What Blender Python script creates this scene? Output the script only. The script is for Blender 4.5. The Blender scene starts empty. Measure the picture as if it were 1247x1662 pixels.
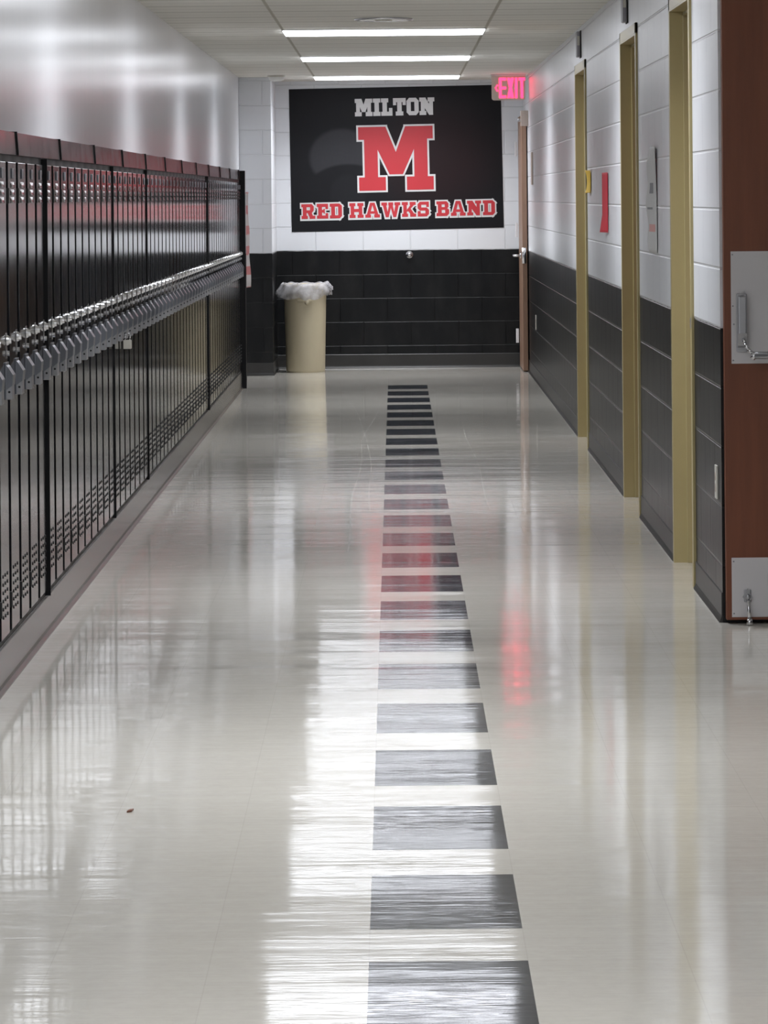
import bpy, bmesh, math, random
from mathutils import Vector, Matrix
S = bpy.context.scene
C = S.collection
PI = math.pi
random.seed(4)

# ------------------------------------------------------------------ camera, world, exposure
EYE = 1.465
cd = bpy.data.cameras.new('camera'); cam = bpy.data.objects.new('camera', cd); C.objects.link(cam)
cam.location = (0, 0, EYE); cam.rotation_euler = (PI/2, 0.009, 0)
cd.sensor_width = 36; cd.sensor_fit = 'AUTO'; cd.lens = 36*6090/1662
cd.shift_x = -16.5/1662; cd.shift_y = -512/1662
cd.clip_start = 0.1; cd.clip_end = 200
S.camera = cam
w = bpy.data.worlds.new('world'); S.world = w; w.use_nodes = True
w.node_tree.nodes['Background'].inputs[0].default_value = (0.8, 0.85, 1, 1)
w.node_tree.nodes['Background'].inputs[1].default_value = 0.05
S.view_settings.view_transform = 'Standard'
try: S.view_settings.look = 'None'
except Exception: pass
S.view_settings.gamma = 1; S.view_settings.use_curve_mapping = False
S.view_settings.exposure = 0.35
LIGHT = 6.0                        # emission of the fluorescent lenses
DOWN = 24.0                        # watts of each fixture's downward beam
LIGHT_Y = [22.45 + 4.27*k for k in (2, 1, 0, -1, -2, -3, -4, -5, -6)]
LIGHT_X = -0.052

# ------------------------------------------------------------------ dimensions
CEIL = 2.457
XR, XL, XLOCK = 1.110, -1.275, -1.180
YEND, YPIER, YCORNER, YBACK = 32.1, 30.9, 12.815, -5.0
XREC = 2.25
PAINT = 1.006                      # top of the black wainscot
BEDOFF = 0.010

# ------------------------------------------------------------------ material helpers
def new_mat(name):
    m = bpy.data.materials.new(name); m.use_nodes = True
    nt = m.node_tree; b = nt.nodes['Principled BSDF']
    return m, nt, b
def N(nt, t, **kw):
    n = nt.nodes.new(t)
    for k, v in kw.items(): setattr(n, k, v)
    return n
def math_(nt, op, a, b=None, c=None, clamp=False):
    n = N(nt, 'ShaderNodeMath', operation=op); n.use_clamp = clamp
    for i, v in enumerate((a, b, c)):
        if v is None: continue
        if isinstance(v, (int, float)): n.inputs[i].default_value = v
        else: nt.links.new(v, n.inputs[i])
    return n.outputs[0]
def maprange(nt, v, a, b, c=0.0, d=1.0, smooth=False):
    n = N(nt, 'ShaderNodeMapRange'); n.clamp = True
    if smooth: n.interpolation_type = 'SMOOTHSTEP'
    nt.links.new(v, n.inputs[0])
    for i, x in enumerate((a, b, c, d)): n.inputs[i+1].default_value = x
    return n.outputs[0]
def mix(nt, fac, a, b):
    n = N(nt, 'ShaderNodeMix', data_type='RGBA')
    if isinstance(fac, (int, float)): n.inputs[0].default_value = fac
    else: nt.links.new(fac, n.inputs[0])
    for i, v in ((6, a), (7, b)):
        if isinstance(v, tuple): n.inputs[i].default_value = (*v[:3], 1)
        else: nt.links.new(v, n.inputs[i])
    return n.outputs[2]
def objxyz(nt):
    t = N(nt, 'ShaderNodeTexCoord'); s = N(nt, 'ShaderNodeSeparateXYZ')
    nt.links.new(t.outputs['Object'], s.inputs[0])
    return t.outputs['Object'], s.outputs[0], s.outputs[1], s.outputs[2]
def vec(nt, x, y, z=0.0):
    n = N(nt, 'ShaderNodeCombineXYZ')
    for i, v in enumerate((x, y, z)):
        if isinstance(v, (int, float)): n.inputs[i].default_value = v
        else: nt.links.new(v, n.inputs[i])
    return n.outputs[0]
def noise(nt, v, scale, detail=2.0, rough=0.5):
    n = N(nt, 'ShaderNodeTexNoise'); nt.links.new(v, n.inputs['Vector'])
    n.inputs['Scale'].default_value = scale; n.inputs['Detail'].default_value = detail
    n.inputs['Roughness'].default_value = rough
    return n.outputs['Fac']
def bump(nt, b, height, strength, dist, prev=None):
    n = N(nt, 'ShaderNodeBump'); nt.links.new(height, n.inputs['Height'])
    n.inputs['Strength'].default_value = strength; n.inputs['Distance'].default_value = dist
    if prev is not None: nt.links.new(prev, n.inputs['Normal'])
    nt.links.new(n.outputs[0], b.inputs['Normal'])
    return n.outputs[0]

def simple(name, col, rough=0.5, metal=0.0, spec=0.5, var=0.06, scale=12, bmp=0.0, stretch=(1, 1, 1)):
    m, nt, b = new_mat(name)
    co, x, y, z = objxyz(nt)
    v = vec(nt, math_(nt, 'MULTIPLY', x, stretch[0]), math_(nt, 'MULTIPLY', y, stretch[1]), math_(nt, 'MULTIPLY', z, stretch[2]))
    n = noise(nt, v, scale, 3)
    c = mix(nt, n, tuple(k*(1-var) for k in col), tuple(min(1, k*(1+var)) for k in col))
    nt.links.new(c, b.inputs['Base Color'])
    b.inputs['Roughness'].default_value = rough; b.inputs['Metallic'].default_value = metal
    b.inputs['Specular IOR Level'].default_value = spec
    if bmp: bump(nt, b, n, bmp, 0.002)
    return m
def emit(name, col, strength):
    m, nt, b = new_mat(name)
    b.inputs['Base Color'].default_value = (*col, 1)
    b.inputs['Emission Color'].default_value = (*col, 1); b.inputs['Emission Strength'].default_value = strength
    return m

WHITE = (0.70, 0.71, 0.74); BLACK = (0.0045, 0.0050, 0.0060)
def block_wall(name, axis, ushift=0.0, joints=1.0):
    """painted concrete block: white above, black wainscot below PAINT"""
    m, nt, b = new_mat(name)
    co, x, y, z = objxyz(nt)
    u = x if axis == 'x' else y
    v = vec(nt, math_(nt, 'ADD', u, ushift), math_(nt, 'ADD', z, BEDOFF), 0.0)
    br = N(nt, 'ShaderNodeTexBrick'); nt.links.new(v, br.inputs['Vector'])
    br.offset = 0.5; br.offset_frequency = 2
    br.inputs['Scale'].default_value = 1; br.inputs['Mortar Size'].default_value = 0.006
    br.inputs['Mortar Smooth'].default_value = 0.7
    br.inputs['Brick Width'].default_value = 0.4064; br.inputs['Row Height'].default_value = 0.2032
    br.inputs['Color1'].default_value = (1, 1, 1, 1); br.inputs['Color2'].default_value = (0.9, 0.9, 0.9, 1)
    edge = math_(nt, 'ADD', z, math_(nt, 'MULTIPLY', math_(nt, 'SUBTRACT', noise(nt, co, 9), 0.5), 0.010))
    hi = maprange(nt, edge, PAINT-0.001, PAINT+0.001)
    wn = noise(nt, co, 2.2, 3)
    wc = mix(nt, wn, tuple(k*0.96 for k in WHITE), tuple(k*1.04 for k in WHITE))
    wc = mix(nt, math_(nt, 'MULTIPLY', br.outputs['Fac'], 0.25*joints), wc, (0.42, 0.42, 0.44))
    # patchy grey tone mixed into the black paint
    dn = maprange(nt, noise(nt, vec(nt, math_(nt, 'MULTIPLY', u, 3.0), math_(nt, 'MULTIPLY', z, 1.2), 0.0), 2.0, 5, 0.65), 0.45, 0.8)
    bc = mix(nt, math_(nt, 'MULTIPLY', dn, 0.35), BLACK, (0.035, 0.034, 0.032))
    nt.links.new(mix(nt, hi, bc, wc), b.inputs['Base Color'])
    nt.links.new(maprange(nt, hi, 0, 1, 0.30, 0.33), b.inputs['Roughness'])
    nt.links.new(maprange(nt, hi, 0, 1, 0.30, 0.5), b.inputs['Specular IOR Level'])
    inv = math_(nt, 'SUBTRACT', 1.0, br.outputs['Fac'])
    p = bump(nt, b, inv, 0.9*joints, 0.004)
    fine = noise(nt, vec(nt, math_(nt, 'MULTIPLY', u, 1.6), z, 0.0), 3.0, 2)
    bump(nt, b, fine, 0.5, 0.006, p)
    return m
M = {}
M['wall_side'] = block_wall('painted_block_side', 'y', 0.13)
M['wall_end'] = block_wall('painted_block_end', 'x', 0.27, 0.8)
def left_wall_mat():
    m, nt, b = new_mat('gloss_white_wall')
    co, x, y, z = objxyz(nt)
    n = noise(nt, co, 1.5, 3)
    nt.links.new(mix(nt, n, (0.76, 0.77, 0.80), (0.80, 0.81, 0.84)), b.inputs['Base Color'])
    b.inputs['Roughness'].default_value = 0.22; b.inputs['Specular IOR Level'].default_value = 0.55
    v = vec(nt, 0.0, math_(nt, 'MULTIPLY', y, 1.0), math_(nt, 'MULTIPLY', z, 0.35))
    bump(nt, b, noise(nt, v, 2.4, 2), 0.5, 0.005)
    return m
M['wall_left'] = left_wall_mat()

# floor: one-foot vinyl tiles, waxed, with the black centre line of paired tiles
def floor_mat():
    m, nt, b = new_mat('waxed_vinyl_tile')
    co, x, y, z = objxyz(nt)
    T = 0.3048
    x0s = -0.0615
    # grid seams
    fx = math_(nt, 'FRACT', math_(nt, 'DIVIDE', math_(nt, 'ADD', x, 10*T - x0s), T))
    fy = math_(nt, 'FRACT', math_(nt, 'DIVIDE', math_(nt, 'ADD', y, 100*T - 29.13), T))
    def seam(f, wd):
        d = math_(nt, 'MINIMUM', f, math_(nt, 'SUBTRACT', 1.0, f))
        return math_(nt, 'SUBTRACT', 1.0, maprange(nt, d, 0.0, wd))
    sx, sy = seam(fx, 0.006), seam(fy, 0.006)
    sm = math_(nt, 'MAXIMUM', sx, sy)
    # black pairs
    inx = math_(nt, 'MULTIPLY', math_(nt, 'GREATER_THAN', x, x0s), math_(nt, 'LESS_THAN', x, x0s+T))
    ph = math_(nt, 'FRACT', math_(nt, 'DIVIDE', math_(nt, 'SUBTRACT', 29.13+9.144, y), 3*T))
    iny = math_(nt, 'MULTIPLY', math_(nt, 'LESS_THAN', ph, 0.655), math_(nt, 'LESS_THAN', y, 29.14))
    blk = math_(nt, 'MULTIPLY', inx, iny)
    # marbled cream tile, slight tone per tile
    tx = math_(nt, 'FLOOR', math_(nt, 'DIVIDE', math_(nt, 'ADD', x, 10*T - x0s), T))
    ty = math_(nt, 'FLOOR', math_(nt, 'DIVIDE', math_(nt, 'ADD', y, 100*T - 29.13), T))
    wn = N(nt, 'ShaderNodeTexWhiteNoise', noise_dimensions='2D'); nt.links.new(vec(nt, tx, ty), wn.inputs['Vector'])
    n1 = noise(nt, co, 26, 5, 0.7)
    cr = mix(nt, n1, (0.56, 0.528, 0.475), (0.68, 0.648, 0.59))
    cr = mix(nt, math_(nt, 'MULTIPLY', wn.outputs['Value'], 0.10), cr, (0.47, 0.43, 0.36))
    pat = maprange(nt, noise(nt, vec(nt, x, math_(nt, 'MULTIPLY', y, 0.5)), 1.2, 4), 0.35, 0.75)
    cr = mix(nt, math_(nt, 'MULTIPLY', pat, 0.18), cr, (0.42, 0.40, 0.35))
    bk = mix(nt, n1, (0.016, 0.019, 0.026), (0.040, 0.047, 0.062))
    c = mix(nt, blk, cr, bk)
    c = mix(nt, math_(nt, 'MULTIPLY', sm, 0.14), c, (0.22, 0.20, 0.17))
    # long pale wheel scratches in the wax at the far end
    def scratch(x0, y0, slope, ya, yb, wd=0.0045, wob=0.01):
        d = math_(nt, 'ADD', x0, math_(nt, 'MULTIPLY', math_(nt, 'SUBTRACT', y0, y), slope))
        d = math_(nt, 'ADD', d, math_(nt, 'MULTIPLY', math_(nt, 'SINE', math_(nt, 'MULTIPLY', y, 1.3)), wob))
        k = math_(nt, 'SUBTRACT', 1.0, maprange(nt, math_(nt, 'ABSOLUTE', math_(nt, 'SUBTRACT', x, d)), wd*0.4, wd))
        return math_(nt, 'MULTIPLY', k, math_(nt, 'MULTIPLY', math_(nt, 'GREATER_THAN', y, ya), math_(nt, 'LESS_THAN', y, yb)))
    sc = None
    for a in ((-0.34, 27.2, 0.038, 22.6, 27.4), (-0.17, 22.6, 0.010, 17.5, 22.6), (-0.10, 27.2, -0.021, 22.6, 27.4), (-0.20, 22.6, -0.002, 15.5, 22.6), (0.43, 24.0, 0.002, 17.5, 25.5)):
        k = scratch(*a); sc = k if sc is None else math_(nt, 'MAXIMUM', sc, k)
    c = mix(nt, math_(nt, 'MULTIPLY', sc, 0.35), c, (0.85, 0.83, 0.78))
    nt.links.new(c, b.inputs['Base Color'])
    b.inputs['Specular IOR Level'].default_value = 0.5
    # wax: uneven gloss bands across the hall
    v = vec(nt, math_(nt, 'MULTIPLY', x, 0.5), math_(nt, 'MULTIPLY', y, 1.6))
    rn = noise(nt, v, 1.8, 4, 0.6)
    nt.links.new(maprange(nt, rn, 0.3, 0.75, 0.05, 0.11), b.inputs['Roughness'])
    # undulation: broad tile to tile tilt, plus mop ripples running across the hall
    big = noise(nt, vec(nt, math_(nt, 'MULTIPLY', x, 0.35), y), 2.0, 2)
    p = bump(nt, b, big, 0.45, 0.008)
    rip = noise(nt, vec(nt, math_(nt, 'MULTIPLY', x, 1.6), math_(nt, 'MULTIPLY', y, 14.0)), 1.0, 4, 0.6)
    p = bump(nt, b, rip, 0.30, 0.0022, p)
    rip2 = noise(nt, vec(nt, math_(nt, 'MULTIPLY', x, 4.0), math_(nt, 'MULTIPLY', y, 60.0)), 1.0, 2)
    p = bump(nt, b, rip2, 0.4, 0.0003, p)
    return m
M['floor'] = floor_mat()

def ceiling_mat():
    m, nt, b = new_mat('lay_in_ceiling_tile')
    co, x, y, z = objxyz(nt)
    def line(v, period, off, wd):
        f = math_(nt, 'FRACT', math_(nt, 'DIVIDE', math_(nt, 'ADD', v, off), period))
        d = math_(nt, 'MULTIPLY', math_(nt, 'MINIMUM', f, math_(nt, 'SUBTRACT', 1.0, f)), period)
        return math_(nt, 'SUBTRACT', 1.0, maprange(nt, d, wd*0.5, wd))
    gx = line(x, 1.20, 0.65 + 12, 0.011)
    gy = line(y, 0.61, 0.12 + 6.1, 0.035)
    gy2 = line(y, 0.305, 0.12 + 6.1, 0.025)
    n = noise(nt, co, 60, 4, 0.7)
    c = mix(nt, n, (0.72, 0.70, 0.64), (0.80, 0.78, 0.72))
    c = mix(nt, math_(nt, 'MULTIPLY', gy2, 0.25), c, (0.34, 0.32, 0.28))
    c = mix(nt, math_(nt, 'MULTIPLY', gy, 0.5), c, (0.36, 0.34, 0.29))
    c = mix(nt, math_(nt, 'MULTIPLY', gx, 0.8), c, (0.36, 0.33, 0.26))
    nt.links.new(c, b.inputs['Base Color']); b.inputs['Roughness'].default_value = 0.75
    b.inputs['Specular IOR Level'].default_value = 0.25
    bump(nt, b, math_(nt, 'MAXIMUM', gx, gy), 0.6, 0.004)
    return m
M['ceiling'] = ceiling_mat()

def locker_mat(name, rough, col=(0.010, 0.010, 0.012), spec=0.55):
    m, nt, b = new_mat(name)
    co, x, y, z = objxyz(nt)
    b.inputs['Base Color'].default_value = (*col, 1)
    n = noise(nt, co, 5, 3)
    nt.links.new(maprange(nt, n, 0.3, 0.7, rough*0.8, rough*1.3), b.inputs['Roughness'])
    b.inputs['Specular IOR Level'].default_value = spec
    bump(nt, b, noise(nt, vec(nt, 0.0, math_(nt, 'MULTIPLY', y, 9.0), math_(nt, 'MULTIPLY', z, 1.5)), 1.0, 2), 0.15, 0.0012)
    return m
M['door_enamel'] = locker_mat('locker_door_enamel', 0.10)
M['body_enamel'] = locker_mat('locker_body_enamel', 0.45, (0.004, 0.004, 0.005), 0.25)
M['hood_enamel'] = locker_mat('locker_top_enamel', 0.16, (0.014, 0.012, 0.012))
M['chrome'] = simple('chrome', (0.66, 0.66, 0.68), 0.22, 1.0)
M['steel'] = simple('brushed_steel', (0.42, 0.42, 0.44), 0.38, 0.85, var=0.05, scale=30, stretch=(1, 1, 6))
M['plate'] = simple('satin_steel_plate', (0.60, 0.58, 0.59), 0.5, 0.0, var=0.05, scale=8)
M['handle_steel'] = simple('locker_handle_steel', (0.24, 0.25, 0.28), 0.30, 0.7)
M['dark'] = simple('dark_recess', (0.01, 0.01, 0.01), 0.6)
M['base_rubber'] = simple('grey_rubber_base', (0.105, 0.096, 0.090), 0.22, var=0.25, scale=6, bmp=0.3)
M['base_black'] = simple('dark_rubber_base', (0.030, 0.029, 0.028), 0.35, var=0.3, scale=7, bmp=0.3)
M['frame_tan'] = simple('tan_enamel_frame', (0.40, 0.335, 0.165), 0.33, var=0.05, scale=7)
M['oak_edge'] = simple('varnished_door_edge', (0.28, 0.17, 0.115), 0.4, var=0.2, scale=14, stretch=(8, 8, 0.6))
def wood():
    m, nt, b = new_mat('red_brown_door_veneer')
    co, x, y, z = objxyz(nt)
    n = noise(nt, vec(nt, math_(nt, 'MULTIPLY', x, 14), math_(nt, 'MULTIPLY', y, 14), math_(nt, 'MULTIPLY', z, 1.1)), 1.6, 6, 0.6)
    nt.links.new(mix(nt, n, (0.105, 0.030, 0.014), (0.235, 0.076, 0.036)), b.inputs['Base Color'])
    b.inputs['Roughness'].default_value = 0.42
    bump(nt, b, n, 0.15, 0.001)
    return m
M['wood'] = wood()
M['lens'] = emit('lit_fluorescent_lens', (0.90, 0.93, 1.0), LIGHT)
M['white_metal'] = simple('white_enamel_metal', (0.75, 0.75, 0.73), 0.4)
M['off_white'] = simple('off_white_plastic', (0.62, 0.60, 0.54), 0.4)
M['beige_box'] = simple('beige_plastic', (0.55, 0.46, 0.40), 0.45)
M['grey_box'] = simple('grey_plastic', (0.30, 0.29, 0.32), 0.4)
M['can'] = simple('beige_plastic_can', (0.50, 0.44, 0.31), 0.42, var=0.07, scale=5)
M['exit_red'] = emit('lit_red_exit_letters', (1.0, 0.03, 0.10), 3.2)
M['exit_panel'] = simple('pale_acrylic_panel', (0.60, 0.60, 0.52), 0.3)
M['print_red'] = simple('red_vinyl_print', (0.48, 0.030, 0.040), 0.45, var=0.03)
M['print_white'] = simple('white_vinyl_print', (0.62, 0.62, 0.62), 0.45, var=0.03)
M['print_grey'] = simple('grey_vinyl_print', (0.62, 0.61, 0.61), 0.45, var=0.03)
M['paper_yellow'] = simple('yellow_paper', (0.85, 0.55, 0.03), 0.6)
M['paper_red'] = simple('red_paper', (0.68, 0.035, 0.06), 0.6)
M['paper_white'] = simple('white_paper', (0.62, 0.62, 0.62), 0.6)
M['ink'] = simple('grey_ink', (0.25, 0.25, 0.27), 0.6)
M['pink_ink'] = simple('pale_red_ink', (0.70, 0.38, 0.36), 0.6)

def vinyl():
    """dark banner print with a faint grey halftone sweep and a dull red haze"""
    m, nt, b = new_mat('dark_vinyl_banner')
    co, x, y, z = objxyz(nt)
    def circ(cx, cz, sx, sz, e):
        a = math_(nt, 'DIVIDE', math_(nt, 'SUBTRACT', x, cx), sx); c = math_(nt, 'DIVIDE', math_(nt, 'SUBTRACT', z, cz), sz)
        d = math_(nt, 'SQRT', math_(nt, 'ADD', math_(nt, 'MULTIPLY', a, a), math_(nt, 'MULTIPLY', c, c)))
        return math_(nt, 'SUBTRACT', 1.0, maprange(nt, d, 1-e, 1+e, smooth=True))
    m1 = circ(-0.47, 0.02, 0.27, 0.24, 0.10); m2 = circ(-0.42, -0.34, 0.40, 0.30, 0.05); m3 = circ(-0.22, 0.0, 0.16, 0.06, 0.2)
    m4 = circ(-0.42, -0.30, 0.15, 0.17, 0.15)
    sw = math_(nt, 'MULTIPLY', math_(nt, 'MAXIMUM', m1, m3), math_(nt, 'SUBTRACT', 1.0, m2), clamp=True)
    ht = math_(nt, 'MULTIPLY', math_(nt, 'SINE', math_(nt, 'MULTIPLY', math_(nt, 'ADD', x, z), 300.0)), math_(nt, 'SINE', math_(nt, 'MULTIPLY', math_(nt, 'SUBTRACT', x, z), 300.0)))
    sw = math_(nt, 'MULTIPLY', sw, math_(nt, 'ADD', 0.8, math_(nt, 'MULTIPLY', ht, 0.35)))
    c = mix(nt, circ(0.33, 0.0, 0.45, 0.42, 0.6), (0.0080, 0.0080, 0.010), (0.016, 0.0075, 0.009))
    c = mix(nt, math_(nt, 'MULTIPLY', m4, 0.35), c, (0.018, 0.018, 0.021))
    c = mix(nt, sw, c, (0.038, 0.038, 0.043))
    nt.links.new(c, b.inputs['Base Color']); b.inputs['Roughness'].default_value = 0.5; b.inputs['Specular IOR Level'].default_value = 0.2
    return m
M['vinyl'] = vinyl()
def liner():
    m, nt, b = new_mat('clear_plastic_liner')
    b.inputs['Base Color'].default_value = (0.55, 0.54, 0.56, 1); b.inputs['Roughness'].default_value = 0.25
    co, x, y, z = objxyz(nt)
    n = noise(nt, co, 14, 4, 0.6)
    nt.links.new(maprange(nt, n, 0.3, 0.7, 0.35, 0.80), b.inputs['Alpha'])
    return m
M['liner'] = liner()
def glitter():
    m, nt, b = new_mat('white_paper_with_red_patches')
    co, x, y, z = objxyz(nt)
    f = math_(nt, 'FRACT', math_(nt, 'MULTIPLY', z, 6.4))
    n = noise(nt, co, 40, 3)
    k = math_(nt, 'GREATER_THAN', math_(nt, 'ADD', f, math_(nt, 'MULTIPLY', n, 0.3)), 0.72)
    nt.links.new(mix(nt, k, (0.62, 0.58, 0.58), (0.60, 0.20, 0.20)), b.inputs['Base Color'])
    b.inputs['Roughness'].default_value = 0.5
    return m
M['striped'] = glitter()

# ------------------------------------------------------------------ geometry helpers
def box(bm, x0, x1, y0, y1, z0, z1, bevel=0.0):
    r = bmesh.ops.create_cube(bm, size=1)
    vs = r['verts']
    for v in vs:
        v.co = Vector((x0 if v.co.x < 0 else x1, y0 if v.co.y < 0 else y1, z0 if v.co.z < 0 else z1))
    if bevel:
        es = list({e for v in vs for e in v.link_edges})
        bmesh.ops.bevel(bm, geom=es, offset=bevel, segments=2, profile=0.5, affect='EDGES')
def prism(bm, pts, vec_):
    """pts: list of 3-D points of a convex face, extruded along vec_"""
    a = [bm.verts.new(p) for p in pts]; b = [bm.verts.new(Vector(p)+Vector(vec_)) for p in pts]
    n = len(a)
    bm.faces.new(a[::-1]); bm.faces.new(b)
    for i in range(n): bm.faces.new((a[i], a[(i+1) % n], b[(i+1) % n], b[i]))
def cyl(bm, p0, p1, r0, r1=None, seg=20, cap=True):
    r1 = r0 if r1 is None else r1
    p0, p1 = Vector(p0), Vector(p1); d = p1-p0
    q = d.to_track_quat('Z', 'Y').to_matrix().to_4x4()
    bmesh.ops.create_cone(bm, cap_ends=cap, segments=seg, radius1=r0, radius2=r1, depth=d.length,
                          matrix=Matrix.Translation((p0+p1)/2) @ q)
def sphere(bm, c, r, sc=(1, 1, 1), u=16, v=10):
    bmesh.ops.create_uvsphere(bm, u_segments=u, v_segments=v, radius=r,
                              matrix=Matrix.Translation(c) @ Matrix.Diagonal((*sc, 1)))
def tube(bm, pts, r, seg=12):
    for a, b in zip(pts, pts[1:]): cyl(bm, a, b, r, seg=seg)
    for p in pts: sphere(bm, p, r, u=seg, v=8)
def lathe(bm, prof, c, seg=48):
    rings = []
    for r, z in prof:
        rings.append([bm.verts.new((c[0]+r*math.cos(2*PI*i/seg), c[1]+r*math.sin(2*PI*i/seg), c[2]+z)) for i in range(seg)])
    for a, b in zip(rings, rings[1:]):
        for i in range(seg): bm.faces.new((a[i], a[(i+1) % seg], b[(i+1) % seg], b[i]))
    return rings
def grid(bm, nu, nv, f):
    vs = [[bm.verts.new(f(i/nu, j/nv)) for j in range(nv+1)] for i in range(nu+1)]
    for i in range(nu):
        for j in range(nv): bm.faces.new((vs[i][j], vs[i+1][j], vs[i+1][j+1], vs[i][j+1]))
def obj(name, bm, mat, parent=None, smooth=False, solid=0.0):
    bmesh.ops.recalc_face_normals(bm, faces=bm.faces)
    me = bpy.data.meshes.new(name); bm.to_mesh(me); bm.free()
    me.materials.append(mat)
    if smooth:
        for p in me.polygons: p.use_smooth = True
    o = bpy.data.objects.new(name, me); C.objects.link(o)
    if parent:
        o.parent = parent
        o.location = -Vector(parent.get('_off', (0, 0, 0))) if parent.get('_off') else (0, 0, 0)
    if solid:
        md = o.modifiers.new('thickness', 'SOLIDIFY'); md.thickness = solid; md.offset = 0
    return o
def thing(name, label, cat, group=None, loc=(0, 0, 0), kind=None):
    """an Empty at the thing's base; parts are built in world coordinates unless loc is left at the origin"""
    o = bpy.data.objects.new(name, None); C.objects.link(o); o.location = loc
    o.empty_display_size = 0.1
    tag(o, label, cat, group, kind)
    return o
def tag(o, label=None, cat=None, group=None, kind=None):
    if label: o['label'] = label
    if cat: o['category'] = cat
    if group: o['group'] = group
    if kind: o['kind'] = kind
    return o
def part(name, bm, mat, root, smooth=False, solid=0.0, up=None):
    """a part built in world coordinates, hung under root (or under the part `up` of root)"""
    o = obj(name, bm, mat, None, smooth, solid)
    o.parent = up or root
    off = Vector(root.location)
    if off.length:
        for v in o.data.vertices: v.co -= off
    return o
def struct(name, bm, mat, label, cat, smooth=False):
    return tag(obj(name, bm, mat, smooth=smooth), label, cat, kind='structure')
def NB(): return bmesh.new()

# ------------------------------------------------------------------ the setting
b = NB(); box(b, -1.5, XREC+0.1, YBACK, YEND+0.1, -0.08, 0.0)
struct('floor', b, M['floor'], 'glossy cream tiled hallway floor with a dashed black centre line', 'floor')
b = NB(); box(b, -1.5, XREC+0.1, YBACK, YEND+0.1, CEIL, CEIL+0.08)
struct('ceiling', b, M['ceiling'], 'off-white tiled ceiling over the hallway', 'ceiling')
b = NB(); box(b, XL-0.15, XL, YBACK, YEND+0.1, 0, CEIL)
struct('wall_left', b, M['wall_left'], 'glossy white wall above the black lockers', 'wall')
b = NB(); box(b, XL, 1.6, YEND, YEND+0.15, 0, CEIL)
struct('wall_far', b, M['wall_end'], 'end wall of the hallway, white above and black below', 'wall')
b = NB(); box(b, XL, -1.008, YPIER, YEND, 0, CEIL, 0.004)
struct('wall_pier', b, M['wall_end'], 'narrow white and black block pier left of the end wall', 'wall')
b = NB(); box(b, XL-0.15, XREC+0.15, YBACK-0.15, YBACK, 0, CEIL)
struct('wall_near', b, M['wall_end'], 'wall closing the hallway behind the viewer', 'wall')
OPEN = [(21.60, 22.70), (17.06, 18.16), (13.98, 14.92)]
HEAD = 2.195
b = NB()
ys = [YEND] + [v for o in OPEN for v in (o[1], o[0])] + [YCORNER]
TH = 0.30
for i in range(0, len(ys), 2): box(b, XR, XR+TH, ys[i+1], ys[i], 0, CEIL)
for o in OPEN: box(b, XR, XR+TH, o[0], o[1], HEAD, CEIL)
box(b, XR+TH, XREC, YCORNER, YCORNER+0.2, 0, CEIL)
box(b, XREC, XREC+0.15, YBACK, YCORNER+0.2, 0, CEIL)
struct('wall_right', b, M['wall_side'], 'right block wall of the hallway, white above and black below, with three doorways', 'wall')

# baseboards (cove profile)
def cove(b, p0, p1, nrm, hgt, t=0.004, toe=0.012):
    p0, p1, nrm = Vector(p0), Vector(p1), Vector(nrm)
    prof = [(0, 0), (toe, 0), (toe, 0.003), (t+0.003, 0.012), (t, 0.022), (t, hgt-0.003), (t-0.002, hgt), (0, hgt)]
    a = [b.verts.new(p0 + nrm*u + Vector((0, 0, z))) for u, z in prof]
    c = [b.verts.new(p1 + nrm*u + Vector((0, 0, z))) for u, z in prof]
    n = len(a)
    for i in range(n): b.faces.new((a[i], a[(i+1) % n], c[(i+1) % n], c[i]))
    b.faces.new(a); b.faces.new(c[::-1])
b = NB()
for i in range(0, len(ys), 2):
    hi, lo = ys[i]-(0.0 if i == 0 else 0.06), ys[i+1]+(0.06 if i+1 < len(ys)-1 else 0.0)
    cove(b, (XR, lo, 0), (XR, hi, 0), (-1, 0, 0), 0.102)
struct('baseboard_right', b, M['base_black'], 'dark rubber baseboard along the right wall', 'baseboard')
b = NB(); cove(b, (-1.008, YEND, 0), (XR-0.012, YEND, 0), (0, -1, 0), 0.118)
struct('baseboard_far', b, M['base_black'], 'dark rubber baseboard along the end wall', 'baseboard')
b = NB(); cove(b, (XL, YPIER, 0), (-1.008+0.004, YPIER, 0), (0, -1, 0), 0.105); cove(b, (-1.008, YPIER, 0), (-1.008, YEND-0.012, 0), (1, 0, 0), 0.105)
struct('baseboard_pier', b, M['base_black'], 'dark rubber baseboard around the pier by the end wall', 'baseboard')
LEND = 28.81; NL = 60; P = 0.3048; LSTART = LEND - NL*P
b = NB(); box(b, XL, XLOCK-0.008, LSTART, LEND+0.02, 0, 0.128); cove(b, (XLOCK-0.008, LSTART, 0), (XLOCK-0.008, LEND+0.02, 0), (1, 0, 0), 0.126, 0.006, 0.019)
struct('baseboard_left', b, M['base_rubber'], 'grey rubber baseboard on the plinth under the lockers', 'baseboard')

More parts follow.
